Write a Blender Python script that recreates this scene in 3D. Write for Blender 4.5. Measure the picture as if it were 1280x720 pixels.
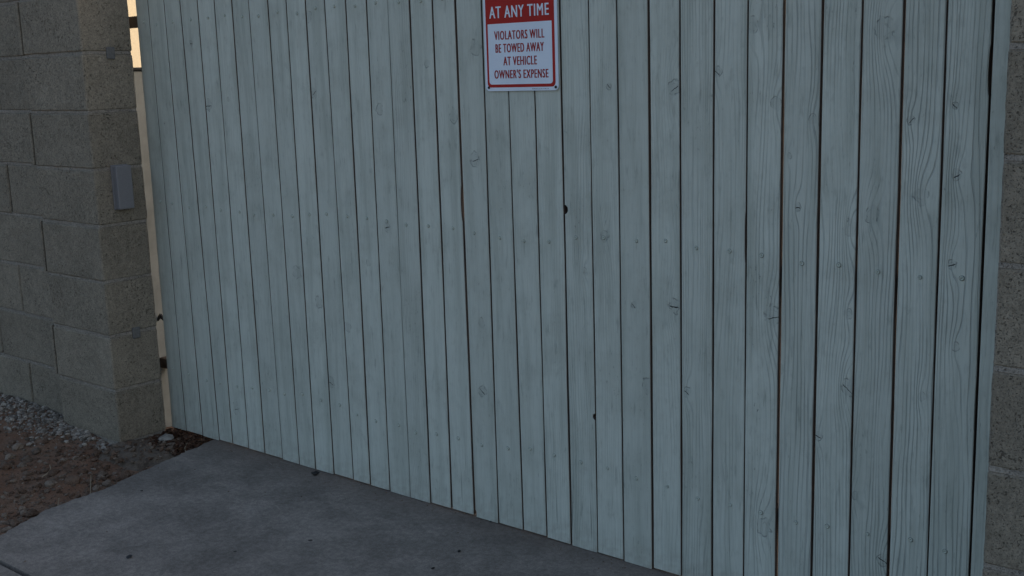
import bpy, bmesh, math, random
from mathutils import Vector, Matrix, noise

for o in list(bpy.data.objects):
    bpy.data.objects.remove(o)
S = bpy.context.scene
COL = S.collection
rnd = random.Random(7)

# ------------------------------------------------------------------ camera
W0, H0, F = 1280.0, 720.0, 1436.0
YAW, PIT, ROLL = -0.6971584, -0.1884518, -0.0306447
C = Vector((0.0, -2.4268, 1.325))
FWD = Vector((math.sin(YAW) * math.cos(PIT), math.cos(YAW) * math.cos(PIT), math.sin(PIT)))
r0 = Vector((math.cos(YAW), -math.sin(YAW), 0))
u0 = r0.cross(FWD)
RGT = r0 * math.cos(ROLL) + u0 * math.sin(ROLL)
UP = -r0 * math.sin(ROLL) + u0 * math.cos(ROLL)
cam = bpy.data.cameras.new('camera')
cam.sensor_width = 36.0
cam.lens = F / W0 * 36.0
cam.clip_start = 0.05
cam.clip_end = 2000
camo = bpy.data.objects.new('camera', cam)
camo.matrix_world = Matrix(((RGT.x, UP.x, -FWD.x, C.x), (RGT.y, UP.y, -FWD.y, C.y),
                            (RGT.z, UP.z, -FWD.z, C.z), (0, 0, 0, 1)))
COL.objects.link(camo)
S.camera = camo

def ray(px, py):
    return FWD + RGT * ((px - 640) / F) + UP * ((360 - py) / F)
def on_y(px, py, y):                       # photo pixel -> point on a plane y = const
    d = ray(px, py)
    return C + d * ((y - C.y) / d.y)
def on_z(px, py, z=0.0):                   # photo pixel -> point on the ground
    d = ray(px, py)
    return C + d * ((z - C.z) / d.z)

# ------------------------------------------------------------------ world, sun, exposure
SUN_EL, SUN_AZ = math.radians(22), math.radians(42)      # azimuth from +x towards +y
wd = bpy.data.worlds.new('World')
S.world = wd
wd.use_nodes = True
wn = wd.node_tree
bg = wn.nodes['Background']
sky = wn.nodes.new('ShaderNodeTexSky')
sky.sky_type = 'NISHITA'
sky.sun_disc = False
sky.sun_elevation = SUN_EL
sky.sun_rotation = math.radians(90) - SUN_AZ
sky.air_density = 1.0
sky.dust_density = 4.5
sky.ozone_density = 0.8
wn.links.new(sky.outputs[0], bg.inputs[0])
bg.inputs[1].default_value = 0.15
sl = bpy.data.lights.new('sun', 'SUN')
sl.energy = 3.4
sl.angle = math.radians(0.5)
sl.color = (1.0, 0.86, 0.68)
so = bpy.data.objects.new('sun', sl)
sd = Vector((math.cos(SUN_AZ) * math.cos(SUN_EL), math.sin(SUN_AZ) * math.cos(SUN_EL), math.sin(SUN_EL)))
so.rotation_euler = sd.to_track_quat('Z', 'Y').to_euler()
so.location = (6, 9, 8)
COL.objects.link(so)
S.view_settings.view_transform = 'Standard'
S.view_settings.look = 'None'
S.view_settings.gamma = 1.0
S.view_settings.use_curve_mapping = False
S.view_settings.exposure = 0.6

# ------------------------------------------------------------------ node helpers
class NT:
    def __init__(s, name):
        s.m = bpy.data.materials.new(name)
        s.m.use_nodes = True
        s.t = s.m.node_tree
        s.b = s.t.nodes['Principled BSDF']
        s.tc = s.t.nodes.new('ShaderNodeTexCoord')
    def n(s, kind):
        return s.t.nodes.new('ShaderNode' + kind)
    def put(s, sock, v):
        if isinstance(v, bpy.types.NodeSocket):
            s.t.links.new(v, sock)
        elif isinstance(v, (tuple, list)) and len(v) == 3 and sock.type == 'RGBA':
            sock.default_value = (*v, 1)
        else:
            sock.default_value = v
    def math(s, op, a, b=0.0, c=0.0, clamp=False):
        n = s.n('Math')
        n.operation = op
        n.use_clamp = clamp
        s.put(n.inputs[0], a); s.put(n.inputs[1], b); s.put(n.inputs[2], c)
        return n.outputs[0]
    def vec(s, op, a, b=(0, 0, 0)):
        n = s.n('VectorMath')
        n.operation = op
        s.put(n.inputs[0], a); s.put(n.inputs[1], b)
        return n.outputs['Value'] if op in ('LENGTH', 'DOT_PRODUCT', 'DISTANCE') else n.outputs[0]
    def xyz(s, x, y, z):
        n = s.n('CombineXYZ')
        s.put(n.inputs[0], x); s.put(n.inputs[1], y); s.put(n.inputs[2], z)
        return n.outputs[0]
    def sep(s, v):
        n = s.n('SeparateXYZ')
        s.put(n.inputs[0], v)
        return n.outputs
    def noise(s, v, scale, detail=3.0, rough=0.5, dist=0.0):
        n = s.n('TexNoise')
        s.put(n.inputs['Vector'], v); n.inputs['Scale'].default_value = scale
        n.inputs['Detail'].default_value = detail; n.inputs['Roughness'].default_value = rough
        n.inputs['Distortion'].default_value = dist
        return n.outputs['Fac']
    def voro(s, v, scale, out='Distance', feature='F1'):
        n = s.n('TexVoronoi')
        n.feature = feature
        s.put(n.inputs['Vector'], v); n.inputs['Scale'].default_value = scale
        return n.outputs[out]
    def ramp(s, v, lo, hi, a=0.0, b=1.0):
        n = s.n('MapRange')
        n.interpolation_type = 'SMOOTHSTEP'
        s.put(n.inputs[0], v)
        for i, q in enumerate((lo, hi, a, b)):
            s.put(n.inputs[i + 1], q)
        return n.outputs[0]
    def mix(s, f, a, b, mode='MIX'):
        n = s.n('Mix')
        n.data_type = 'RGBA'
        n.blend_type = mode
        s.put(n.inputs[0], f); s.put(n.inputs[6], a); s.put(n.inputs[7], b)
        return n.outputs[2]
    def scale_col(s, col, f):
        n = s.n('VectorMath')
        n.operation = 'SCALE'
        s.put(n.inputs[0], col); s.put(n.inputs['Scale'], f)
        return n.outputs[0]
    def attr(s, name, out='Fac'):
        n = s.n('Attribute')
        n.attribute_type = 'OBJECT'
        n.attribute_name = name
        return n.outputs[out]
    def rand(s):
        return s.n('ObjectInfo').outputs['Random']
    def bump(s, h, strength=0.5, dist=0.002):
        n = s.n('Bump')
        n.inputs['Strength'].default_value = strength
        n.inputs['Distance'].default_value = dist
        s.put(n.inputs['Height'], h)
        s.t.links.new(n.outputs[0], s.b.inputs['Normal'])
    def done(s, col, rough=0.8, spec=0.3, metal=0.0):
        s.put(s.b.inputs['Base Color'], col)
        s.put(s.b.inputs['Roughness'], rough)
        s.b.inputs['Specular IOR Level'].default_value = spec
        s.b.inputs['Metallic'].default_value = metal
        return s.m

def plain(name, col, rough=0.7, spec=0.3, metal=0.0, var=0.12, nscale=40):
    k = NT(name)
    f = k.noise(k.tc.outputs['Object'], nscale, 4, 0.6)
    c = k.scale_col(col, k.ramp(f, 0.25, 0.75, 1 - var, 1 + var))
    k.bump(f, 0.15, 0.001)
    return k.done(c, rough, spec, metal)

# ------------------------------------------------------------------ materials
def mat_paint():
    k = NT('painted_wood')
    p = k.tc.outputs['Object']
    x, y, z = k.sep(p)
    seed = k.attr('seed')
    grain = k.attr('grain')
    freq = k.attr('freq')
    off = k.math('MULTIPLY', seed, 13.7)
    # low-frequency warp of the grain
    wv = k.xyz(k.math('ADD', k.math('MULTIPLY', x, 9.0), off), 0.0, k.math('MULTIPLY', z, 1.3))
    n1 = k.noise(wv, 1.0, 2, 0.5)
    wv2 = k.xyz(k.math('ADD', k.math('MULTIPLY', x, 20.0), off), 3.0, k.math('MULTIPLY', z, 9.0))
    n2 = k.noise(wv2, 1.0, 2, 0.5)
    u = k.math('ADD', x, k.math('MULTIPLY', k.math('SUBTRACT', n1, 0.5), 0.075))
    u = k.math('ADD', u, k.math('MULTIPLY', k.math('SUBTRACT', n2, 0.5), 0.004))
    wobn = k.math('MULTIPLY', k.math('SUBTRACT', k.noise(k.vec('ADD', p, k.xyz(off, 0.0, off)), 55.0, 2), 0.5), 1.5)
    halfn = k.ramp(k.noise(k.vec('ADD', p, k.xyz(off, 4.0, off)), 60.0, 1), 0.42, 0.60, 0.12, 1.0)
    crn = k.math('MULTIPLY', k.math('SUBTRACT', k.noise(k.vec('ADD', p, k.xyz(off, 8.0, off)), 120.0, 2), 0.5), 0.007)
    knot_dark = 0.0
    knot_crack = 0.0
    knot_h = 0.0
    for nm in ('knot_a', 'knot_b', 'knot_c', 'knot_d'):
        v = k.attr(nm, 'Vector')
        kx, kz, kr = k.sep(v)
        kr = k.math('ADD', kr, 1e-5)
        dx = k.math('DIVIDE', k.math('SUBTRACT', x, kx), kr)
        dz = k.math('DIVIDE', k.math('SUBTRACT', z, kz), kr)
        wob = wobn
        d = k.math('ADD', k.math('SQRT', k.math('ADD', k.math('MULTIPLY', dx, dx),
                   k.math('MULTIPLY', k.math('MULTIPLY', dz, dz), 0.62))), wob)
        dl = k.math('SQRT', k.math('ADD', k.math('MULTIPLY', dx, dx), k.math('MULTIPLY', k.math('MULTIPLY', dz, dz), 0.10)))
        g = k.math('POWER', 2.718, k.math('MULTIPLY', k.math('MULTIPLY', dl, dl), -0.45))
        u = k.math('ADD', u, k.math('MULTIPLY', k.math('MULTIPLY', g, kr), 1.5))
        ring = k.ramp(k.math('ABSOLUTE', k.math('SUBTRACT', d, 0.95)), 0.0, 0.16, 1.0, 0.0)
        ring2 = k.ramp(k.math('ABSOLUTE', k.math('SUBTRACT', d, 0.5)), 0.0, 0.12, 0.6, 0.0)
        half = halfn
        ins = k.ramp(d, 0.75, 1.15, 1.0, 0.0)
        rr = k.math('MULTIPLY', k.math('MAXIMUM', ring, ring2), half)
        knot_dark = k.math('MAXIMUM', knot_dark, k.math('MAXIMUM', rr, k.math('MULTIPLY', ins, 0.22)))
        tilt = k.math('MULTIPLY', k.math('SUBTRACT', k.math('FRACT', k.math('MULTIPLY', kz, 37.7)), 0.5), 2.2)
        pres = k.math('GREATER_THAN', k.math('FRACT', k.math('MULTIPLY', kz, 91.3)), 0.45)
        cz = k.math('ADD', k.math('MULTIPLY', k.math('SUBTRACT', k.math('ADD', dz, 0.25), k.math('MULTIPLY', dx, tilt)), kr), crn)
        cr = k.math('MULTIPLY', k.ramp(k.math('ABSOLUTE', cz), 0.0004, 0.0013, 1.0, 0.0), k.ramp(d, 0.55, 0.85, 1.0, 0.0))
        cr = k.math('MULTIPLY', cr, pres)
        knot_crack = k.math('MAXIMUM', knot_crack, cr)
        knot_h = k.math('ADD', knot_h, ins)
    # thin irregular growth lines that follow the warped field
    ln = k.noise(k.xyz(k.math('ADD', k.math('MULTIPLY', u, freq), off), k.math('MULTIPLY', z, 0.35), off), 1.0, 1.5, 0.5)
    s = k.math('SINE', k.math('ADD', k.math('MULTIPLY', u, k.math('MULTIPLY', freq, 6.2832)), k.math('MULTIPLY', ln, 5.0)))
    line = k.ramp(s, 0.58, 1.0)
    brk = k.ramp(k.noise(k.xyz(k.math('ADD', k.math('MULTIPLY', x, 30), off), 1.0, k.math('MULTIPLY', z, 3.0)), 1.0, 2), 0.36, 0.62, 0.25, 1.0)
    line = k.math('MULTIPLY', k.math('MULTIPLY', line, grain), brk)
    # fine fibre
    fib = k.noise(k.xyz(k.math('ADD', k.math('MULTIPLY', x, 420), off), 0.0, k.math('MULTIPLY', z, 9)), 1.0, 3, 0.65)
    # broad stains along the board, and worn, mottled patches
    st = k.noise(k.xyz(k.math('ADD', k.math('MULTIPLY', x, 26), off), 5.0, k.math('MULTIPLY', z, 1.6)), 1.0, 3, 0.6)
    mot = k.noise(k.vec('ADD', p, k.xyz(off, 0, off)), 6.0, 4, 0.66)
    spk = k.noise(k.vec('MULTIPLY', k.vec('ADD', p, k.xyz(off, 0, off)), (1, 1, 0.45)), 140.0, 3, 0.7)
    flake = k.math('MULTIPLY', k.ramp(spk, 0.60, 0.70), k.ramp(mot, 0.50, 0.66))
    # drying checks: long, thin, sparse
    ck = k.noise(k.xyz(k.math('ADD', k.math('MULTIPLY', x, 170), off), 2.0, k.math('MULTIPLY', z, 2.2)), 1.0, 1, 0.5)
    low = k.ramp(z, 0.02, 0.22, 1.0, 0.10)
    check = k.math('MULTIPLY', k.ramp(ck, 0.69, 0.74), low)
    tone = k.ramp(k.attr('tone'), 0.0, 1.0, 0.95, 1.04)
    col = k.scale_col((0.575, 0.622, 0.562), tone)
    col = k.mix(k.ramp(st, 0.42, 0.72, 0.0, 0.55), col, (0.345, 0.385, 0.335))
    col = k.mix(k.ramp(mot, 0.40, 0.72, 0.0, 0.50), col, (0.40, 0.43, 0.375))
    col = k.mix(k.ramp(fib, 0.48, 0.75, 0.0, 0.40), col, (0.28, 0.31, 0.27))
    # short dark smears and rubbed patches in the paint
    sm = k.noise(k.xyz(k.math('ADD', k.math('MULTIPLY', x, 85), off), 7.0, k.math('MULTIPLY', z, 11.0)), 1.0, 3, 0.65)
    col = k.mix(k.math('MULTIPLY', k.ramp(sm, 0.55, 0.74, 0.0, 0.50), k.ramp(mot, 0.36, 0.56, 0.25, 1.0)), col, (0.20, 0.225, 0.20))
    bl = k.noise(k.vec('MULTIPLY', k.vec('ADD', p, k.xyz(off, 0, off)), (1, 1, 0.5)), 34.0, 4, 0.65)
    col = k.mix(k.ramp(bl, 0.56, 0.76, 0.0, 0.38), col, (0.27, 0.30, 0.265))
    fk = k.noise(k.xyz(k.math('ADD', k.math('MULTIPLY', x, 260), off), 9.0, k.math('MULTIPLY', z, 34.0)), 1.0, 2, 0.6)
    fleck = k.math('MULTIPLY', k.ramp(fk, 0.66, 0.73), k.ramp(st, 0.44, 0.58))
    col = k.mix(k.math('MULTIPLY', fleck, 0.60), col, (0.15, 0.17, 0.15))
    col = k.mix(k.math('MULTIPLY', line, 0.44), col, (0.19, 0.22, 0.22))
    col = k.mix(k.math('MULTIPLY', knot_dark, 0.60), col, (0.15, 0.17, 0.165))
    col = k.mix(k.math('MULTIPLY', flake, k.math('MULTIPLY', k.attr('worn'), 0.95)), col, (0.12, 0.125, 0.115))
    col = k.mix(k.math('MAXIMUM', knot_crack, k.math('MULTIPLY', check, 0.8)), col, (0.03, 0.03, 0.03))
    # splash dirt on the lowest few centimetres
    dirt = k.math('MULTIPLY', k.ramp(z, 0.0, 0.10, 1.0, 0.0), k.ramp(k.noise(p, 45, 4, 0.6), 0.35, 0.7))
    col = k.mix(k.math('MULTIPLY', dirt, 0.35), col, (0.24, 0.20, 0.165))
    h = k.math('SUBTRACT', 1.0, k.math('ADD', k.math('MULTIPLY', line, 0.7), k.math('MULTIPLY', knot_crack, 1.6)))
    h = k.math('SUBTRACT', h, k.math('ADD', k.math('MULTIPLY', check, 1.2), k.math('MULTIPLY', knot_dark, 0.6)))
    h = k.math('ADD', h, k.math('ADD', k.math('MULTIPLY', fib, 0.35), k.math('MULTIPLY', k.math('ADD', mot, flake), 0.3)))
    k.bump(h, 1.0, 0.0020)
    return k.done(col, k.ramp(mot, 0.3, 0.7, 0.55, 0.72), 0.35)

def mat_rawwood():
    k = NT('raw_wood_edge')
    p = k.tc.outputs['Object']
    f = k.noise(k.vec('MULTIPLY', p, (60, 90, 5)), 1.0, 4, 0.6)
    g = k.noise(k.vec('MULTIPLY', p, (8, 8, 1.5)), 1.0, 3, 0.6)
    c = k.mix(f, (0.085, 0.066, 0.056), (0.20, 0.155, 0.13))
    c = k.mix(k.ramp(g, 0.56, 0.66), c, (0.20, 0.20, 0.185))
    k.bump(f, 0.4, 0.001)
    return k.done(c, 0.85, 0.2)

def mat_block(name, warm, pit_scale):
    k = NT(name)
    p0 = k.tc.outputs['Object']
    r = k.rand()
    p = k.vec('ADD', p0, k.xyz(k.math('MULTIPLY', r, 31.0), k.math('MULTIPLY', r, 17.0), k.math('MULTIPLY', r, 7.0)))
    big = k.noise(p, 5.0, 4, 0.6)
    mid = k.noise(p, 45.0, 4, 0.7)
    fine = k.noise(p, 190.0, 3, 0.8)
    pv = k.noise(p, pit_scale, 2, 0.55, 0.6)
    thr = k.ramp(k.noise(p, 9.0, 2), 0.3, 0.7, 0.68, 0.60)
    pits = k.ramp(k.math('SUBTRACT', pv, thr), 0.0, 0.05)
    pits2 = k.ramp(k.noise(p, pit_scale * 2.0, 2, 0.6), 0.60, 0.70)
    pit = k.math('MAXIMUM', pits, k.math('MULTIPLY', pits2, 0.7))
    base = k.scale_col(warm, k.ramp(r, 0.0, 1.0, 0.95, 1.05))
    col = k.scale_col(base, k.ramp(big, 0.3, 0.75, 0.90, 1.08))
    col = k.scale_col(col, k.ramp(mid, 0.3, 0.7, 0.86, 1.12))
    col = k.mix(k.ramp(fine, 0.35, 0.7, 0.0, 0.7), k.scale_col(col, 1.30), k.scale_col(col, 0.58))
    col = k.mix(k.math('MULTIPLY', pit, 0.72), col, k.scale_col(col, 0.25))
    h = k.math('SUBTRACT', k.math('ADD', k.math('MULTIPLY', fine, 0.45), k.math('MULTIPLY', mid, 0.5)), k.math('MULTIPLY', pit, 1.3))
    k.bump(h, 0.9, 0.003)
    return k.done(col, 0.93, 0.15)

def mat_concrete(name, base, streak=True):
    k = NT(name)
    p = k.tc.outputs['Object']
    a = k.noise(p, 1.6, 5, 0.6, 0.8)
    b = k.noise(p, 7.0, 5, 0.62, 0.5)
    c_ = k.noise(p, 60.0, 4, 0.7)
    f = k.noise(p, 230.0, 3, 0.8)
    wx = k.vec('ADD', p, k.scale_col(k.n('TexNoise').outputs['Color'], 0.0))
    x, y, z = k.sep(wx)
    sw = k.math('ADD', y, k.math('MULTIPLY', k.noise(p, 2.2, 2), 0.5))
    tr = k.noise(k.xyz(k.math('MULTIPLY', x, 7), k.math('MULTIPLY', sw, 75), 0.0), 1.0, 3, 0.6)
    trm = k.ramp(k.noise(p, 3.1, 2), 0.5, 0.7)
    col = k.mix(k.ramp(a, 0.32, 0.70), k.scale_col(base, 0.82), k.scale_col(base, 1.14))
    col = k.scale_col(col, k.ramp(b, 0.3, 0.72, 0.80, 1.22))
    col = k.scale_col(col, k.ramp(c_, 0.32, 0.70, 0.80, 1.17))
    col = k.scale_col(col, k.ramp(f, 0.3, 0.72, 0.76, 1.22))
    if streak:
        lt = k.math('MULTIPLY', k.ramp(tr, 0.55, 0.72), trm)
        col = k.mix(k.math('MULTIPLY', lt, 0.45), col, k.scale_col(base, 1.7))
    sp = k.ramp(k.noise(p, 26.0, 1, 0.4), 0.80, 0.82)
    col = k.mix(sp, col, k.scale_col(base, 0.22))
    # contact shadow and rusty soil tint painted along the foot of the gate
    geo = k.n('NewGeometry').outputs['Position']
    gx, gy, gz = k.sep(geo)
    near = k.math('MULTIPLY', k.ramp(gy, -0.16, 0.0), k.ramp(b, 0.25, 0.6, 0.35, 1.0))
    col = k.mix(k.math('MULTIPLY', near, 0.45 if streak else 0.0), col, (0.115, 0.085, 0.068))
    h = k.math('ADD', k.math('ADD', k.math('MULTIPLY', f, 0.4), k.math('MULTIPLY', c_, 0.5)), k.math('MULTIPLY', tr, 0.25))
    k.bump(h, 0.9, 0.0022)
    return k.done(col, 0.86, 0.25)

def mat_soil(name, c1, c2, c3):
    k = NT(name)
    p = k.tc.outputs['Object']
    a = k.noise(p, 4.0, 5, 0.65)
    b = k.noise(p, 38.0, 5, 0.7)
    f = k.noise(p, 260.0, 3, 0.8)
    col = k.mix(k.ramp(a, 0.35, 0.68), c1, c2)
    col = k.mix(k.ramp(b, 0.5, 0.75, 0, 0.75), col, c3)
    col = k.scale_col(col, k.ramp(f, 0.3, 0.7, 0.6, 1.35))
    k.bump(k.math('ADD', k.math('MULTIPLY', b, 1.0), k.math('MULTIPLY', f, 0.6)), 1.0, 0.006)
    return k.done(col, 0.95, 0.12)

def mat_pieces(name, cols, rough=0.9):
    """loose pieces: a colour per island of a joined mesh, or per object"""
    k = NT(name)
    isl = k.n('NewGeometry').outputs['Random Per Island']
    r = k.math('FRACT', k.math('ADD', isl, k.rand()))
    n = k.n('ValToRGB')
    n.color_ramp.interpolation = 'LINEAR'
    els = n.color_ramp.elements
    while len(els) < len(cols):
        els.new(0.5)
    for i, c in enumerate(cols):
        els[i].position = i / (len(cols) - 1)
        els[i].color = (*c, 1)
    k.put(n.inputs[0], r)
    p = k.tc.outputs['Object']
    f = k.noise(p, 210, 4, 0.7)
    col = k.scale_col(n.outputs[0], k.ramp(f, 0.3, 0.7, 0.65, 1.3))
    k.bump(f, 0.6, 0.002)
    return k.done(col, rough, 0.2)

M = {}
M['paint'] = mat_paint()
M['raw'] = mat_rawwood()
M['block'] = mat_block('grey_block', (0.246, 0.217, 0.170), 140)
M['mortar'] = mat_block('mortar', (0.275, 0.25, 0.215), 160)
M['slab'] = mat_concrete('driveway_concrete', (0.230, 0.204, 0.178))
M['footing'] = mat_concrete('footing_concrete', (0.150, 0.118, 0.090), False)
M['soil'] = mat_soil('bare_soil', (0.20, 0.112, 0.072), (0.215, 0.142, 0.098), (0.24, 0.185, 0.14))
M['ground'] = mat_soil('far_ground', (0.10, 0.08, 0.065), (0.13, 0.11, 0.09), (0.15, 0.13, 0.11))
M['asphalt'] = mat_concrete('asphalt', (0.05, 0.05, 0.052), False)
M['gravel'] = mat_pieces('gravel_grey', [(0.09, 0.076, 0.062), (0.18, 0.158, 0.132), (0.26, 0.232, 0.198), (0.38, 0.345, 0.295)])
M['clod'] = mat_pieces('soil_clods', [(0.08, 0.052, 0.036), (0.145, 0.096, 0.068), (0.125, 0.097, 0.075), (0.23, 0.185, 0.145)])
M['leaf'] = mat_pieces('dry_leaves', [(0.05, 0.025, 0.016), (0.10, 0.048, 0.028), (0.075, 0.045, 0.03), (0.16, 0.095, 0.06)])
M['straw'] = plain('dry_straw', (0.30, 0.25, 0.18), 0.9, 0.1)
M['rubble'] = plain('pale_rubble', (0.25, 0.235, 0.21), 0.95, 0.1, var=0.35, nscale=60)
M['plastic'] = plain('grey_plastic', (0.20, 0.20, 0.21), 0.5, 0.4, var=0.08, nscale=300)
M['sign_white'] = plain('sign_white', (0.74, 0.83, 0.94), 0.45, 0.35, var=0.05, nscale=9)
M['sign_red'] = plain('sign_red', (0.42, 0.020, 0.016), 0.5, 0.2, var=0.08, nscale=12)
M['ink'] = plain('sign_ink_red', (0.33, 0.012, 0.012), 0.5, 0.2, var=0.05)
M['black'] = plain('black_metal', (0.012, 0.012, 0.013), 0.5, 0.4)
M['rust'] = plain('dark_brown_rail', (0.10, 0.075, 0.058), 0.7, 0.3, var=0.35, nscale=30)
M['stile'] = plain('brown_stile', (0.26, 0.17, 0.115), 0.8, 0.2, var=0.3, nscale=30)
M['recess'] = plain('screw_recess', (0.17, 0.185, 0.165), 0.8, 0.1)
M['screw'] = plain('painted_screw', (0.53, 0.585, 0.52), 0.5, 0.4, var=0.15, nscale=200)
M['post'] = plain('cream_post_paint', (0.25, 0.265, 0.26), 0.7, 0.3, var=0.12, nscale=14)
M['stucco'] = plain('cream_stucco', (0.42, 0.36, 0.265), 0.9, 0.2, var=0.06, nscale=60)
M['roof'] = plain('roof_felt', (0.12, 0.10, 0.09), 0.9, 0.2, var=0.3)
M['tab'] = plain('mortar_dab', (0.16, 0.16, 0.155), 0.95, 0.1, var=0.15, nscale=150)

# ------------------------------------------------------------------ object helpers
def tag(o, label=None, cat=None, group=None, kind=None):
    if label: o['label'] = label
    if cat: o['category'] = cat
    if group: o['group'] = group
    if kind: o['kind'] = kind
    return o
def link(name, me, mats=(), parent=None, loc=(0, 0, 0), rot=(0, 0, 0)):
    o = bpy.data.objects.new(name, me)
    if me is not None:
        for m in mats:
            if len(me.materials) < len(mats):
                me.materials.append(M[m])
    COL.objects.link(o)
    o.location = loc
    o.rotation_euler = rot
    if parent is not None:
        o.parent = parent
    return o
def empty(name, loc, label, cat, group=None):
    o = bpy.data.objects.new(name, None)
    o.empty_display_size = 0.1
    COL.objects.link(o)
    o.location = loc
    return tag(o, label, cat, group)
def pyd(name, vs, fs, mi=None, smooth=False):
    me = bpy.data.meshes.new(name)
    me.from_pydata(vs, [], fs)
    if mi:
        for p, i in zip(me.polygons, mi):
            p.material_index = i
    if smooth:
        for p in me.polygons:
            p.use_smooth = True
    me.update()
    return me
def bm_mesh(name, bm, smooth=False):
    me = bpy.data.meshes.new(name)
    bmesh.ops.recalc_face_normals(bm, faces=bm.faces)
    bm.to_mesh(me)
    bm.free()
    if smooth:
        for p in me.polygons:
            p.use_smooth = True
    return me
def box(name, sx, sy, sz, bev=0.0, seg=1, cuts=0, jit=0.0, seed=0, at=(0, 0, 0)):
    bm = bmesh.new()
    bmesh.ops.create_cube(bm, size=1.0)
    bmesh.ops.scale(bm, vec=(sx, sy, sz), verts=bm.verts)
    if bev:
        bmesh.ops.bevel(bm, geom=list(bm.edges), offset=bev, segments=seg, profile=0.6, affect='EDGES')
    if cuts:
        long = [e for e in bm.edges if e.calc_length() > bev * 4]
        bmesh.ops.subdivide_edges(bm, edges=long, cuts=cuts, use_grid_fill=True)
    if jit:
        for v in bm.verts:
            n = noise.noise_vector(v.co * 37.0 + Vector((seed * 3.1, 0, 0)))
            n2 = noise.noise_vector(v.co * 110.0 + Vector((seed * 5.7, 0, 0)))
            v.co += (n + n2) * jit
    bmesh.ops.translate(bm, vec=at, verts=bm.verts)
    return bm_mesh(name, bm)
def tube(pts, r, n=6):
    vs, fs = [], []
    for i, p in enumerate(pts):
        p = Vector(p)
        t = (Vector(pts[min(i + 1, len(pts) - 1)]) - Vector(pts[max(i - 1, 0)])).normalized()
        a = t.orthogonal().normalized()
        b = t.cross(a)
        rr = r[i] if isinstance(r, (list, tuple)) else r
        for k in range(n):
            w = 2 * math.pi * k / n
            vs.append(p + (a * math.cos(w) + b * math.sin(w)) * rr)
    for i in range(len(pts) - 1):
        for k in range(n):
            fs.append((i * n + k, i * n + (k + 1) % n, (i + 1) * n + (k + 1) % n, (i + 1) * n + k))
    fs.append(tuple(range(n))[::-1])
    fs.append(tuple((len(pts) - 1) * n + k for k in range(n)))
    return vs, fs
_ico = None
def stone(vs, fs, c, size, rng, flat=0.7, level=1):
    """append one angular lump"""
    global _ico
    if _ico is None:
        _ico = {}
        for lv in (1, 2):
            bm = bmesh.new()
            bmesh.ops.create_icosphere(bm, subdivisions=lv, radius=1.0)
            _ico[lv] = ([v.co.copy() for v in bm.verts], [tuple(v.index for v in f.verts) for f in bm.faces])
            bm.free()
    V, Fc = _ico[level]
    b = len(vs)
    rot = Matrix.Rotation(rng.uniform(0, 6.3), 3, 'Z') @ Matrix.Rotation(rng.uniform(-.4, .4), 3, 'X')
    sx, sy, sz = size * rng.uniform(.75, 1.3), size * rng.uniform(.65, 1.0), size * flat * rng.uniform(.7, 1.1)
    sh = Vector((rng.uniform(0, 50), rng.uniform(0, 50), 0))
    for v in V:
        q = v * (1 + 0.42 * noise.noise(v * 1.3 + sh) + 0.16 * rng.uniform(-1, 1))
        q = rot @ Vector((q.x * sx, q.y * sy, q.z * sz))
        vs.append(q + Vector(c))
    fs.extend(tuple(i + b for i in f) for f in Fc)

# ================================================================== SETTING
# far ground sheet, alley
vs = [(-400, -400, -0.16), (400, -400, -0.16), (400, 400, -0.16), (-400, 400, -0.16)]
tag(link('ground', pyd('ground', vs, [(0, 1, 2, 3)]), ['ground']), kind='structure')
vs = [(-60, -13, -0.10), (60, -13, -0.10), (60, -6.2, -0.10), (-60, -6.2, -0.10)]
tag(link('alley_road', pyd('alley_road', vs, [(0, 1, 2, 3)]), ['asphalt']), kind='structure')

# driveway: two slabs with a control joint between them, ragged left edge
EDGE = [(-3.225, -1.04), (-3.284, -0.931), (-3.356, -0.766), (-3.378, -0.630), (-3.376, -0.535), (-3.412, -0.419),
        (-3.473, -0.170), (-3.516, 0.010), (-3.545, 0.12), (-3.56, 0.6)]
def edge_x(y):
    if y <= EDGE[0][1]:
        return EDGE[0][0] - (y - EDGE[0][1]) * -0.32
    for (xa, ya), (xb, yb) in zip(EDGE, EDGE[1:]):
        if ya <= y <= yb:
            t = (y - ya) / (yb - ya)
            return xa + (xb - xa) * t
    return EDGE[-1][0]
def edge_j(y):
    return edge_x(y) + 0.010 * noise.noise(Vector((y * 17, 3, 1))) + 0.008 * noise.noise(Vector((y * 63, 8, 1)))
drive = tag(link('driveway', None), kind='structure')
def slab(y0, y1, n, xr):
    ys = [y0 + (y1 - y0) * i / n for i in range(n + 1)]
    vs, fs = [], []
    b = 0.006
    for i, y in enumerate(ys):
        yy = y + (b if i == 0 else (-b if i == n else 0))
        e = edge_j(y)
        rg = 0.004 * noise.noise(Vector((y * 48, 2, 9)))
        vs += [(e, y, -0.13), (e - 0.002 + rg, y, -0.010), (e + b + rg, yy, 0.0), (xr - b, yy, 0.0), (xr, y, -b), (xr, y, -0.13)]
    for i in range(n):
        for k in range(5):
            a = i * 6 + k
            fs.append((a, a + 1, a + 7, a + 6)[::-1])
    fs.append(tuple(range(6))[::-1]); fs.append(tuple(n * 6 + k for k in range(6)))
    # front and back ends get a small drop so that the joint reads as a groove
    for i in (0, n):
        pass
    return pyd('slab', vs, fs)
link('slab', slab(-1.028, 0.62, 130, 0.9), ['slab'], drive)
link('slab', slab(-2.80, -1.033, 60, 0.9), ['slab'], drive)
link('slab', slab(-6.20, -2.808, 20, 0.9), ['slab'], drive)

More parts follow.
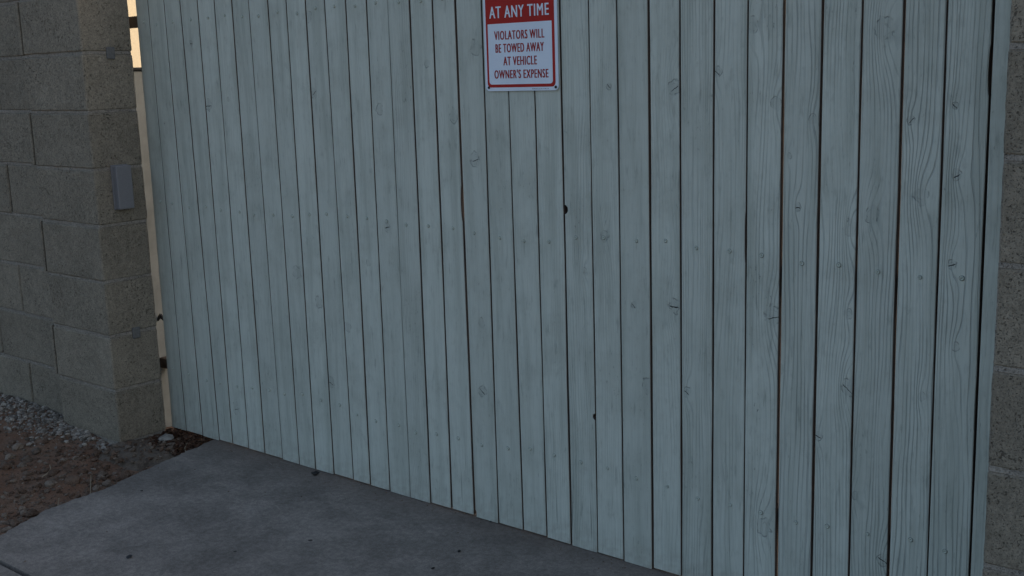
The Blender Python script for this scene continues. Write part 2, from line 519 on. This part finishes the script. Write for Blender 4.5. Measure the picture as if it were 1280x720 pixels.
# bare soil beside the driveway
def soil_z(x, y):
    e = edge_x(y)
    d = e - x                                       # distance from the slab edge
    z = -0.030 + 0.010 * min(1, max(0, d) / 0.5)
    z += 0.016 * noise.noise(Vector((x * 3.1, y * 3.1, 0))) + 0.012 * noise.noise(Vector((x * 9, y * 9, 2)))
    z += 0.006 * noise.noise(Vector((x * 31, y * 31, 5))) + 0.003 * noise.noise(Vector((x * 80, y * 80, 7)))
    w = max(0, 1 - abs(y + 0.20) / 0.26)            # gravel banked against the wall
    if x < -3.75:
        z += 0.045 * w * min(1, (-3.75 - x) / 0.3)
    if d < 0.05:
        z -= 0.026 * (1 - d / 0.05)
    return min(z, -0.004 + 0.03 * w * (1 if x < -3.8 else 0))
nx, ny = 190, 150
vs, fs = [], []
for j in range(ny + 1):
    y = -1.75 + (j / ny) * 2.2
    xr = edge_x(y) + 0.02
    for i in range(nx + 1):
        t = i / nx
        x = xr - 2.3 * (1 - t)
        vs.append((x, y, soil_z(x, y)))
for j in range(ny):
    for i in range(nx):
        a = j * (nx + 1) + i
        fs.append((a, a + 1, a + nx + 2, a + nx + 1))
tag(link('bare_soil', pyd('bare_soil', vs, fs, smooth=True), ['soil']), kind='structure')
vs = [(-20, -6.2, -0.06), (-3.2, -6.2, -0.06), (-3.2, 0.45, -0.06), (-20, 0.45, -0.06)]
tag(link('soil_strip', pyd('soil_strip', vs, [(0, 1, 2, 3)]), ['soil']), kind='structure')

# ================================================================== BLOCK WALLS
COURSE = 0.2032
def blk_mesh(w, d, h, seed, flush_right=False):
    return box('block', w, d, h, 0.0045, 1, 7, 0.0011, seed)
BM = {}
def get_blk(w, d):
    key = (round(w, 3), round(d, 3))
    BM.setdefault(key, [blk_mesh(w, d, COURSE - 0.009, hash(key) % 97 + s) for s in range(3)])
    return rnd.choice(BM[key])
YL = -0.2376                                        # front face of the left pier
lw = empty('block_wall', (-4.6, -0.13, 0), 'grey concrete block wall with square end pier left of the gate', 'block wall')
LO = Vector(lw.location)
def put_block(parent, po, x0, x1, y0, y1, z0, jit=0.0012):
    me = get_blk(x1 - x0, y1 - y0)
    o = link('block', me, ['block'], parent,
             Vector(((x0 + x1) / 2 + rnd.uniform(-jit, jit), (y0 + y1) / 2 + rnd.uniform(-jit, jit), z0 + COURSE / 2 + rnd.uniform(-jit, jit))) - po,
             (rnd.uniform(-.003, .003), rnd.uniform(-.003, .003), rnd.uniform(-.003, .003)))
    return o
pz0 = 1.4236 - 7 * COURSE
jointP = box('mortar', 0.016, 0.198, COURSE - 0.010, 0.002, 1, 4, 0.0012, 8)
for c in range(-1, 10):
    z0 = pz0 + c * COURSE
    k = 6 - c                                       # photo row counted down from the first joint
    even = (k % 2 == 0)
    xl = -4.152
    put_block(lw, LO, xl, -3.7508, YL, YL + 0.1989, z0)
    if not even:                                    # raked upright joint on the pier's outer edge
        link('mortar', jointP, ['block'], lw, Vector((-4.172, YL + 0.1, z0 + COURSE / 2)) - LO)
    # field of the wall, set back 5 cm, running bond
    x = -4.475 if even else -4.688
    put_block(lw, LO, x + 0.005, xl - (0.030 if not even else 0.006), YL + 0.05, YL + 0.1949, z0)
    while x > -7.6:
        put_block(lw, LO, x - 0.401, x - 0.005, YL + 0.05, YL + 0.1949, z0)
        x -= 0.406
link('mortar', box('mortar', 0.40, 0.182, 2.24, at=(-3.957, YL + 0.0995, 0.92)), ['mortar'], lw, -LO)
link('mortar', box('mortar', 3.8, 0.128, 2.24, at=(-6.09, YL + 0.122, 0.92)), ['mortar'], lw, -LO)
bedP = box('mortar_bed', 0.397, 0.1915, 0.013, 0.002, 1, 9, 0.0009, 4)
bedW = box('mortar_bed', 3.8, 0.138, 0.013, 0.002, 1, 40, 0.0009, 5)
for c in range(0, 10):
    z = pz0 + c * COURSE
    link('mortar_bed', bedP, ['mortar'], lw, Vector((-3.9515, YL + 0.0995, z)) - LO)
    link('mortar_bed', bedW, ['mortar'], lw, Vector((-6.09, YL + 0.122, z)) - LO)
# mortar dabs where the block cores were plugged on the pier's inner side
for (yc, zc) in ((-0.1285, 1.4225), (-0.1305, 0.405)):
    link('mortar_dab', box('mortar_dab', 0.007, 0.032, 0.042, 0.002, 1, 2, 0.0008, int(zc * 10)), ['tab'], lw,
         Vector((-3.7485, yc, zc)) - LO)

YR = -0.1843
rw = empty('block_wall', (0.2, YR + 0.1, 0), 'grey concrete block wall at the right end of the gate', 'block wall')
RO = Vector(rw.location)
qz0 = 1.3369 - 7 * COURSE
for c in range(0, 10):
    z0 = qz0 + c * COURSE
    x = -0.672
    first = 0.397 if c % 2 else 0.194
    put_block(rw, RO, x, x + first, YR, YR + 0.199, z0)
    x += first + 0.009
    while x < 2.4:
        put_block(rw, RO, x, x + 0.397, YR, YR + 0.199, z0)
        x += 0.406
link('mortar', box('mortar', 3.15, 0.1945, 2.05, at=(0.9045, YR + 0.0995, 0.942)), ['mortar'], rw, -RO)

bedR = box('mortar_bed', 3.15, 0.1965, 0.013, 0.002, 1, 30, 0.0008, 6)
for c in range(1, 10):
    link('mortar_bed', bedR, ['mortar'], rw, Vector((0.9045, YR + 0.0995, qz0 + c * COURSE)) - RO)

# ================================================================== GATE
GAPS = {0: [184, 204.5, 224.5, 246, 267, 289, 310, 334, 357, 381, 405, 431, 457, 484, 511, 540, 569, 602, None, None, 699, 735, 771, 811, 850, 893, 935, 981, 1029, 1079, 1131, 1185, 1243],
        180: [201, 220, 240, 260, 281, 302, 323, 345.5, 368, 392.5, 417, 441, 466, 492.5, 520, 547, 575, 607, 638, 670, 703, 738, 772.5, 811, 850, 892, 933, 977, 1024.5, 1073, 1124.5, 1177, 1234],
        360: [216.5, 237, 257, 275, 295, 315.5, 337, 359, 380, 403, 427, 451, 475.5, 501, 527, 554, 582, 613, 644, 675, 707, 741, 775, 813, 850, 890.5, 932, 974.7, 1020.5, 1069, 1119.5, 1171, 1226],
        540: [None] * 11 + [None, 459, 483, 509, 534.5, 561, 589.5, 620, 650, 680, 711, 744.5, 778, 815, 852, 891, 930.5, 973, 1018, 1065.5, 1115, 1165.5, 1220]}
GAPS[540] = [None] * (33 - 22) + GAPS[540][-22:]
GW = [1.2, .9, 1.5, 1.0, 1.7, 1.2, 1.2, 1.2, 1.9, 2.0, 1.5, 1.5, 1.5, 1.3, 1.8, 1.7, 2.8, 1.5, 1.5, 1.5, 2.0, 1.3, 2.0, 2.4, 2.4, 2.2, 1.6, 3.8, 2.8, 2.8, 3.2, 2.8, 3.0]
lines = []                                          # each joint: x = a + b z
for i in range(33):
    pts = [on_y(GAPS[py][i], py, 0) for py in GAPS if GAPS[py][i] is not None]
    n = len(pts)
    mz = sum(p.z for p in pts) / n
    mx = sum(p.x for p in pts) / n
    b = sum((p.z - mz) * (p.x - mx) for p in pts) / sum((p.z - mz) ** 2 for p in pts)
    lines.append((mx - b * mz, b))
def joint(i, z):
    if i < 0: return -3.764 - 0.008 * max(0.0, 1 - z / 1.4)
    if i > 32: return -0.580
    return lines[i][0] + lines[i][1] * z
def gap_w(i):
    if i < 0 or i > 32: return 0.0
    px = GAPS[180][min(i + 1, 32)] - GAPS[180][max(i - 1, 0)]
    wx = joint(min(i + 1, 32), 1) - joint(max(i - 1, 0), 1)
    return GW[i] * wx / px * (0.85 if i < 14 else 1.05)
KNOTS = [(940, 32, 8), (970, 129, 6), (1017, 149, 5), (842, 110, 7), (897, 90, 5), (761, 107, 3), (1107, 37, 12), (1194, 132, 4),
         (1151, 245, 9), (1090, 268, 9), (1064, 285, 9), (1196, 219, 6), (997, 259, 4), (987, 195, 3), (966, 395, 10), (843, 382, 7),
         (810, 482, 7), (859, 490, 5), (792, 381, 3), (1060, 392, 5), (1060, 485, 9), (1152, 495, 5), (1195, 434, 5), (1023, 545, 5),
         (1070, 620, 5), (1035, 680, 10), (1105, 700, 8), (595, 60, 6), (567, 145, 5), (534, 79, 3), (474, 137, 4), (594, 199, 6),
         (602, 404, 4), (604, 489, 5), (260, 131, 4), (386, 21, 4), (392, 116, 4), (371, 340, 5), (399, 378, 4), (435, 408, 4),
         (414, 478, 4), (295, 510, 4), (755, 295, 5), (484, 283, 4), (1139, 150, 5), (1190, 330, 6), (318, 380, 3), (955, 660, 9)]
NOTCH = {(21, 0): (on_y(708, 262, 0).z, 0.010, 0.012), (21, 1): (on_y(741, 521, 0).z, 0.007, 0.009),
         (16, 1): (on_y(579, 255, 0).z, 0.004, 0.05), (17, 0): (0.010, 0.004, 0.014),
         (26, 1): (on_y(975, 300, 0).z, 0.002, 0.06), (32, 1): (on_y(1234, 88, 0).z, 0.0025, 0.05)}
gate = empty('wooden_gate', (-2.2, 0.03, 0.0), 'wide pale blue-grey painted wooden gate of upright planks between two block walls', 'gate')
GO = Vector(gate.location)
T = 0.019
ZTOP = 1.90
STRONG = {28: 1.0, 29: .9, 30: .85, 31: 1.0, 32: 1.0, 27: .75, 26: .5, 25: .65, 24: .4, 21: .55, 20: .4, 14: .45, 33: .35, 22: .4}
planks = []
for i in range(34):
    prng = random.Random(100 + i)
    cx = (joint(i - 1, 0.8) + joint(i, 0.8)) / 2
    zb = 0.0045 + prng.uniform(-0.003, 0.003)
    zs = [zb, zb + .012] + [0.05 + (ZTOP - .05) * q / 13 for q in range(1, 14)]
    for sd_ in (0, 1):
        if (i, sd_) in NOTCH:
            nz, nd, nh = NOTCH[(i, sd_)]
            zs += [nz + nh * q for q in (-1.05, -.95, -.75, -.4, 0, .4, .75, .95, 1.05)]
    zs = sorted(set(round(q, 5) for q in zs if q >= zb))
    yo = prng.uniform(-0.0015, 0.0015)
    vs, fs, mi = [], [], []
    ch = 0.0016
    for z in zs:
        xl = joint(i - 1, z) + gap_w(i - 1) / 2 + 0.0012 * noise.noise(Vector((i * 7.3, z * 3.1, 0))) + 0.0006 * noise.noise(Vector((i * 7.3, z * 14, 3)))
        xr = joint(i, z) - gap_w(i) / 2 + 0.0012 * noise.noise(Vector((i * 7.3 + 90, z * 3.1, 0))) + 0.0006 * noise.noise(Vector((i * 7.3 + 90, z * 14, 3)))
        for sd_ in (0, 1):
            if (i, sd_) in NOTCH:
                nz, nd, nh = NOTCH[(i, sd_)]
                q = 1 - ((z - nz) / nh) ** 2
                if q > 0:
                    if sd_ == 0: xl += nd * math.sqrt(q)
                    else: xr -= nd * math.sqrt(q)
        yy = yo + 0.0012 * noise.noise(Vector((i * 3.3, z * 1.5, 9)))
        vs += [(xl - cx, yy + ch, z), (xl - cx + ch, yy, z), (xr - cx - ch, yy, z), (xr - cx, yy + ch, z), (xr - cx, yy + T, z), (xl - cx, yy + T, z)]
    n = len(zs)
    for r in range(n - 1):
        for q in range(6):
            a, b = r * 6 + q, r * 6 + (q + 1) % 6
            fs.append((a, b, b + 6, a + 6))
            mi.append(0 if q in (0, 1, 2) else 1)
    fs.append(tuple(range(6))[::-1]); mi.append(1)
    fs.append(tuple((n - 1) * 6 + q for q in range(6))); mi.append(1)
    o = link('plank', pyd('plank', vs, fs, mi), ['paint', 'raw'], gate, Vector((cx, 0, 0)) - GO)
    o['seed'] = float(i) + prng.random()
    o['grain'] = STRONG.get(i, prng.uniform(0.10, 0.32))
    o['freq'] = prng.uniform(75, 150) if i < 26 else prng.uniform(85, 120)
    o['tone'] = prng.random()
    o['worn'] = {27: 1.0, 14: .7, 28: .3}.get(i, prng.uniform(0.2, 0.7))
    ks = []
    for (px, py, rp) in KNOTS:
        P = on_y(px, py, 0)
        if joint(i - 1, P.z) <= P.x < joint(i, P.z):
            sc = (joint(i, P.z) - joint(i - 1, P.z)) / max(6, (GAPS[180][min(i, 32)] - GAPS[180][max(i - 1, 0)] if 0 < i < 33 else 20))
            ks.append((P.x - cx, P.z, rp * sc * 1.0))
    while len(ks) < 1 and prng.random() < 0.5:
        ks.append((prng.uniform(-.03, .03), prng.uniform(0.2, 1.6), prng.uniform(.005, .009)))
    for nm, q in zip(('knot_a', 'knot_b', 'knot_c', 'knot_d'), (ks + [(9.0, 9.0, 0.001)] * 4)[:4]):
        o[nm] = q
    planks.append((o, cx, yo))
# screws: cone head with a raised rim, one per plank and rail
def screw_mesh():
    prof = [(0.0086, 0.0004), (0.0080, -0.0005), (0.0064, -0.0005), (0.0060, -0.0026), (0.0044, -0.0030), (0.0030, -0.0012), (0.0014, -0.0008)]
    N = 12
    vs, fs, mi = [], [], []
    for r, y in prof:
        for k in range(N):
            a = 2 * math.pi * k / N
            vs.append((r * math.cos(a), y, r * math.sin(a)))
    for j in range(len(prof) - 1):
        for k in range(N):
            fs.append((j * N + k, j * N + (k + 1) % N, (j + 1) * N + (k + 1) % N, (j + 1) * N + k))
            mi.append(1 if j == 1 else 0)
    fs.append(tuple((len(prof) - 1) * N + k for k in range(N))); mi.append(1)
    me = pyd('screw', vs, fs, mi)
    me.materials.append(M['screw']); me.materials.append(M['recess'])
    return me
SM = screw_mesh()
for i, (o, cx, yo) in enumerate(planks[:-1]):
    for row, z in enumerate((1.523, 0.875, 0.242)):
        zz = z + rnd.uniform(-.008, .008) + (0.012 * math.sin(i * .5 + row * 2) if row else 0)
        xc = (joint(i - 1, zz) + joint(i, zz)) / 2 - cx + rnd.uniform(-.009, .009)
        s_ = link('screw', SM, [], o, (xc, yo - 0.0003 + 0.0012 * noise.noise(Vector((i * 3.3, zz * 1.5, 9))), zz), (0, rnd.uniform(0, 6), 0))
        q = rnd.uniform(0.58, 0.78)
        s_.scale = (q, 1, q)
# rails behind the planks
for z in (1.536, 0.846, 0.242):
    xe = -3.93 if z > 1.4 else (-3.775 if z > 0.5 else -3.8535)
    link('rail', box('rail', -0.62 - xe, 0.038, 0.040, 0.002), ['rust'], gate, Vector(((xe - 0.62) / 2, 0.0425, z)) - GO)
for x in (-1.82, -3.05, -0.75):
    link('stile', box('stile', 0.16, 0.030, 0.64, 0.002), ['stile'], gate, Vector((x, 0.0385, 1.19)) - GO)
    link('stile', box('stile', 0.16, 0.030, 0.56, 0.002), ['stile'], gate, Vector((x, 0.0385, 0.544)) - GO)
# latch bolt, showing in the slot beside the pier
v, f = tube([(-3.86, .034, .405), (-3.835, .032, .43), (-3.80, .030, .415), (-3.772, .030, .452)], [.004, .008, .007, .004], 6)
link('latch_bolt', pyd('latch_bolt', v, f), ['black'], gate, -GO)

# ================================================================== cream post behind the slot
post = empty('gate_post', (-3.905, 0.058, 0), 'cream painted gate post seen through the slot beside the grey pier', 'post')
PO = Vector(post.location)
link('shaft', box('shaft', 0.10, 0.10, 1.46, 0.004, at=(0, 0, 0.63)), ['post'], post)
link('cap', box('cap', 0.116, 0.116, 0.012, 0.003, at=(0, 0, 1.366)), ['black'], post)

# cream house beyond, in the sun; unseen building added to shade the yard behind the gate
house = empty('stucco_house', (-12, 6, 0), 'cream stucco house wall glowing in sunlight, seen through the slot by the pier', 'house')
link('wall', box('wall', 6, 12, 3.1, 0.01, at=(0, 0, 1.39)), ['stucco'], house)
link('roof', box('roof', 6.8, 12.8, 0.18, 0.02, at=(0, 0, 3.032)), ['roof'], house)
blocker = empty('sun_blocker', (1.6, 7.0, 0), 'unseen stucco building added behind the gate to shade the yard', 'sun_blocker')
link('wall', box('wall', 7.6, 6.0, 3.95, 0.01, at=(0, 0, 1.815)), ['stucco'], blocker)
link('roof', box('roof', 7.9, 6.3, 0.14, 0.02, at=(0, 0, 3.86)), ['roof'], blocker)

# ================================================================== SIGN
sign = empty('parking_sign', (-1.9728, -0.003, 1.267), 'white metal sign with red AT ANY TIME band screwed to the gate', 'sign')
SO = Vector(sign.location)
def rrect(name, x0, x1, z0, z1, r, y0, y1, n=6):
    pts = []
    rr = r if isinstance(r, tuple) else (r,) * 4        # bl, br, tr, tl
    for (cx, cz, a0, q) in ((x0, z0, math.pi, rr[0]), (x1, z0, 1.5 * math.pi, rr[1]), (x1, z1, 0, rr[2]), (x0, z1, .5 * math.pi, rr[3])):
        ox = cx + (q if cx == x0 else -q)
        oz = cz + (q if cz == z0 else -q)
        for k in range(n + 1):
            a = a0 + .5 * math.pi * k / n
            pts.append((ox + q * math.cos(a), oz + q * math.sin(a)))
    m = len(pts)
    vs = [(x, y0, z) for x, z in pts] + [(x, y1, z) for x, z in pts]
    fs = [tuple(range(m)), tuple(range(m, 2 * m))[::-1]]
    fs += [(k, m + k, m + (k + 1) % m, (k + 1) % m) for k in range(m)]
    bm = bmesh.new()
    bv = [bm.verts.new(v) for v in vs]
    for f in fs:
        bm.faces.new([bv[k] for k in f])
    return bm_mesh(name, bm)
panel = link('panel', rrect('panel', -2.0985, -1.8475, 1.2665, 1.622, 0.013, -0.0062, -0.0044), ['sign_white'], sign, -SO)
link('red_field', rrect('red_field', -2.0912, -1.8570, 1.2762, 1.612, .012, -0.0066, -0.0061), ['sign_red'], panel)
link('white_field', rrect('white_field', -2.0842, -1.8655, 1.2842, 1.4450, (.009, .009, .001, .001), -0.0070, -0.0065), ['sign_white'], panel)
def text(body, x0, x1, z0, z1, y, mat, parent, bold=0.018):
    cu = bpy.data.curves.new('t', 'FONT')
    cu.body = body
    cu.space_character = 1.18
    cu.space_word = 0.9
    cu.resolution_u = 4
    to = bpy.data.objects.new('t', cu)
    COL.objects.link(to)
    bpy.context.view_layer.update()
    me = bpy.data.meshes.new_from_object(to.evaluated_get(bpy.context.evaluated_depsgraph_get()))
    bpy.data.objects.remove(to)
    xs = [v.co.x for v in me.vertices]; zs = [v.co.y for v in me.vertices]
    ax, bx, az, bz = min(xs), max(xs), min(zs), max(zs)
    for v in me.vertices:
        v.co = Vector((x0 + (v.co.x - ax) / (bx - ax) * (x1 - x0), y, z0 + (v.co.y - az) / (bz - az) * (z1 - z0)))
    # heavier upright strokes, as in condensed road lettering: three thin layers side by side
    b = 0.0009
    vs, fs = [], []
    for k, dx in enumerate((-b, b, 0.0)):
        o_ = len(vs)
        vs += [(v.co.x + dx, v.co.y - 0.00006 * k, v.co.z) for v in me.vertices]
        fs += [tuple(i + o_ for i in p.vertices) for p in me.polygons]
    return link('lettering', pyd('lettering', vs, fs), [mat], parent)
text('AT ANY TIME', -2.0765, -1.8745, 1.4600, 1.4905, -0.0069, 'sign_white', panel)
for body, xa, xb, za in (('VIOLATORS WILL', -2.0610, -1.8905, 1.4025), ('BE TOWED AWAY', -2.0580, -1.8930, 1.3685),
                         ('AT VEHICLE', -2.0315, -1.9175, 1.3343), ("OWNER'S EXPENSE", -2.0645, -1.8800, 1.2998)):
    text(body, xa, xb, za, za + 0.0233, -0.0073, 'ink', panel)
# maker's line, too small to read: a row of tiny dark ticks
vs, fs = [], []
x = -1.9361
q = random.Random(5)
while x < -1.8822:
    w = q.uniform(.0008, .0022)
    h = q.uniform(.0008, .0016) * (1.3 if x < -1.918 else .8)
    b = len(vs)
    vs += [(x, -.0065, 1.2703), (x + w, -.0065, 1.2703), (x + w, -.0065, 1.2703 + h), (x, -.0065, 1.2703 + h)]
    fs.append((b, b + 1, b + 2, b + 3))
    x += w + q.uniform(.0004, .0012)
link('fine_print', pyd('fine_print', vs, fs), ['black'], panel)
for bx, bz in ((-2.0870, 1.2763), (-1.8565, 1.2750), (-2.0870, 1.6130), (-1.8565, 1.6130)):
    pr = [(.0038, -.0061), (.0036, -.0080), (.0022, -.0088)]
    vs = [(r * math.cos(a * math.pi / 6), y, r * math.sin(a * math.pi / 6)) for r, y in pr for a in range(12)]
    fs = [(j * 12 + k, j * 12 + (k + 1) % 12, j * 12 + 12 + (k + 1) % 12, j * 12 + 12 + k) for j in range(2) for k in range(12)] + [tuple(range(24, 36))]
    link('bolt', pyd('bolt', vs, fs), ['black'], sign, Vector((bx, 0, bz)) - SO)

# ================================================================== grey box on the pier
bx = empty('sensor_box', (-3.7508, -0.139, 0.948), 'small upright grey plastic box mounted on the inner side of the pier', 'box')
link('cover', box('cover', 0.030, 0.062, 0.157, 0.005, 3, at=(0.020, 0, 0)), ['plastic'], bx)
link('back_plate', box('back_plate', 0.008, 0.066, 0.161, 0.002, at=(0.004, 0, 0)), ['plastic'], bx)

# ================================================================== LOOSE THINGS ON THE GROUND
# concrete spilled round the pier's foot
vs, fs = [], []
NR, NA = 12, 48
fc = Vector((-3.655, -0.215))
for r in range(NR + 1):
    for a in range(NA):
        w = 2 * math.pi * a / NA
        rad = (0.165 + 0.065 * noise.noise(Vector((math.cos(w) * 1.7, math.sin(w) * 1.7, 4))) + 0.030 * noise.noise(Vector((math.cos(w) * 7, math.sin(w) * 7, 4)))) * r / NR
        x, y = fc.x + rad * math.cos(w), fc.y + rad * 0.98 * math.sin(w)
        t = r / NR
        z = 0.008 * (1 - t ** 2) + 0.011 * noise.noise(Vector((x * 16, y * 16, 0))) + 0.004 * noise.noise(Vector((x * 60, y * 60, 0))) - 0.026 * max(0, t - .7) / .3
        z += max(0, -3.70 - x) * 0.15
        vs.append((x, y, z - 0.008))
for r in range(NR):
    for a in range(NA):
        fs.append((r * NA + a, r * NA + (a + 1) % NA, (r + 1) * NA + (a + 1) % NA, (r + 1) * NA + a)[::-1])
tag(link('concrete_spill', pyd('concrete_spill', vs, fs), ['footing']), 'brownish lump of spilled concrete at the foot of the pier', 'concrete spill')
# pale broken chunk
vs, fs = [], []
stone(vs, fs, (0, 0, 0), 0.030, random.Random(3), 0.40, 2)
P = on_z(208, 548)
tag(link('rubble_chunk', pyd('rubble_chunk', vs, fs), ['rubble'], None, (P.x, P.y, 0.002)), 'pale broken concrete chunk by the pier corner nearest the gate', 'rubble')
# gravel along the wall
def not_drive(x, y, m=0.012):
    return x < edge_x(y) - m
vs, fs = [], []
g = random.Random(11)
cnt = 0
while cnt < 2700:
    x = g.uniform(-5.5, -3.74)
    y = -0.19 - abs(g.gauss(0, 0.095)) * (1.0 if x < -4.0 else 0.7)
    if -4.17 < x < -3.75 and y > -0.243: y -= 0.05
    if x > -3.95 and g.random() < .6: continue
    sz = g.choice((.003, .004, .005, .005, .006, .007, .009, .012))
    stone(vs, fs, (x, y, soil_z(x, y) + sz * .3), sz, g)
    cnt += 1
tag(link('gravel', pyd('gravel', vs, fs), ['gravel']), 'loose grey gravel banked along the foot of the block wall', 'gravel', kind='stuff')
# small clods all over the soil
vs, fs = [], []
cnt = 0
while cnt < 3600:
    y = -1.35 + 1.33 * g.random()
    x = edge_x(y) - abs(g.gauss(0, 0.45))
    if not not_drive(x, y, 0.003) or (x < -3.76 and y > -0.25): continue
    sz = g.choice((.002, .003, .003, .004, .005, .006, .009))
    if g.random() < .05: sz = .014
    zc = soil_z(x, y)
    if (x + 3.655) ** 2 + (y + 0.215) ** 2 < 0.155 ** 2:
        if g.random() < .35: continue
        zc = 0.002 - 0.012 * ((x + 3.655) ** 2 + (y + 0.215) ** 2) / 0.155 ** 2
    stone(vs, fs, (x, y, zc + sz * .25), sz, g)
    cnt += 1
tag(link('soil_crumbs', pyd('soil_crumbs', vs, fs), ['clod']), 'small crumbs of brown earth strewn over the bare soil', 'soil crumbs', kind='stuff')
# larger clods one by one
CL = [(12, 572, .022), (22, 562, .024), (33, 573, .022), (45, 566, .020), (28, 584, .020), (7, 586, .024), (56, 588, .016), (67, 592, .024),
      (91, 603, .027), (104, 592, .020), (62, 606, .020), (40, 640, .022), (18, 652, .018), (128, 592, .018), (134, 603, .020), (157, 592, .022), (84, 583, .015), (120, 610, .016)]
for k, (px, py, sz) in enumerate(CL):
    vs, fs = [], []
    stone(vs, fs, (0, 0, 0), sz, random.Random(40 + k), 0.65, 2)
    P = on_z(px, py, -0.02)
    tag(link('earth_clod', pyd('earth_clod', vs, fs), ['clod'], None, (P.x, P.y, soil_z(P.x, P.y) + sz * .3)),
        'dark brown clod of earth lying on the bare soil left of the driveway', 'clod', 'earth clods on the bare soil')
# leaf litter in the corner by the gate
vs, fs = [], []
cnt = 0
while cnt < 520:
    y = g.uniform(-0.17, 0.07)
    x = g.uniform(-3.80, -3.46)
    if not not_drive(x, y, -0.006 if y > -.12 else .01) or (x < -3.745 and y < -0.03): continue
    L, wdt = g.uniform(.006, .016), g.uniform(.004, .009)
    a, tl = g.uniform(0, 6.3), g.uniform(-.6, .6)
    R3 = Matrix.Rotation(a, 3, 'Z') @ Matrix.Rotation(tl, 3, 'X') @ Matrix.Rotation(g.uniform(-.5, .5), 3, 'Y')
    c = Vector((x, y, max(soil_z(x, y), -0.018) + 0.004 + g.uniform(0, .012)))
    b = len(vs)
    for q in ((-L, 0, 0), (-L * .3, -wdt, .002), (L * .5, -wdt * .8, .003), (L, 0, -.001), (L * .5, wdt * .8, .003), (-L * .3, wdt, .002), (0, 0, -.002)):
        vs.append(c + R3 @ Vector(q))
    fs += [(b + i_, b + (i_ + 1) % 6, b + 6) for i_ in range(6)]
    cnt += 1
tag(link('leaf_litter', pyd('leaf_litter', vs, fs), ['leaf']), 'dry reddish brown leaf litter in the corner between pier and gate', 'leaf litter', kind='stuff')
vs, fs = [], []
for k in range(260):
    x = g.uniform(-3.45, -0.9)
    y = -0.004 - abs(g.gauss(0, 0.03)) if g.random() < .75 else -0.004 - abs(g.gauss(0, 0.25))
    sz = g.choice((.0008, .001, .0012, .0016, .0024))
    stone(vs, fs, (x, y, sz * .3), sz, g)
tag(link('grit', pyd('grit', vs, fs), ['clod']), 'fine brown grit on the concrete along the foot of the gate', 'grit', kind='stuff')
# straws and twigs
def twig(pix, lab, r=.0018, zoff=.01):
    pts = []
    for px, py, dz in pix:
        P = on_z(px, py, 0.0)
        pts.append(Vector((P.x, P.y, max(soil_z(P.x, P.y), -.03) + dz)))
    o0 = pts[0].copy()
    v, f = tube([p - o0 for p in pts], [r * (1 - .12 * i) for i in range(len(pts))], 5)
    tag(link('dry_twig', pyd('dry_twig', v, f), ['straw'], None, o0), lab, 'twig')
twig([(52, 590, .012), (58, 588, .016), (63, 583, .018), (62, 579, .022)], 'short forked pale twig lying farthest left on the bare soil', .0024)
twig([(112, 612, .006), (113, 606, .022), (114, 598, .04)], 'thin pale straw standing in the soil nearest the spilled concrete', .0014)
twig([(71, 634, .006), (72, 628, .020), (74, 622, .03)], 'thin pale straw standing at the driveway edge, lower left', .0014)
twig([(229, 569, .01), (232, 564, .02), (231, 560, .03), (234, 555, .034)], 'bent pale twig at the driveway corner beside the leaf litter', .0020)
twig([(236, 560, .018), (246, 557, .02), (256, 555, .018)], 'pale stalk lying along the slab edge by the leaf litter', .0020)
# specks on the driveway
def bit(name, px, py, sz, flat, label, cat, mat='black', seed=0):
    vs, fs = [], []
    stone(vs, fs, (0, 0, 0), sz, random.Random(seed), flat, 2 if sz > .006 else 1)
    P = on_z(px, py)
    lo = min(v.z for v in vs)
    tag(link(name, pyd(name, vs, fs), [mat], None, (P.x, P.y, -lo - .0005)), label, cat)
bit('pebble', 394, 594, .012, .55, 'black pebble on the driveway near the left half of the gate', 'pebble', seed=1)
bit('gum_spot', 161, 697, .0125, .035, 'dark flat oval spot stuck to the concrete at lower left', 'spot', 'black', seed=2)
bit('pebble', 574, 690, .006, .6, 'tiny black pebble on the concrete below the gate, right one', 'pebble', seed=3)
bit('pebble', 541, 711, .006, .6, 'tiny dark pebble at the bottom edge of the concrete', 'pebble', seed=4)
bit('pebble', 177, 614, .004, .6, 'tiny dark speck of stone on the concrete near the soil edge', 'pebble', seed=5)
bit('pebble', 614, 652, .007, .4, 'dark crumb on the concrete under the widest plank gap', 'pebble', seed=6)
bit('pebble', 31, 702, .006, .3, 'small brown fleck beside the driveway joint at lower left', 'pebble', 'clod', seed=7)

# ------------------------------------------------------------------ render defaults
S.render.engine = 'CYCLES'
S.render.resolution_x = 1024
S.render.resolution_y = 576
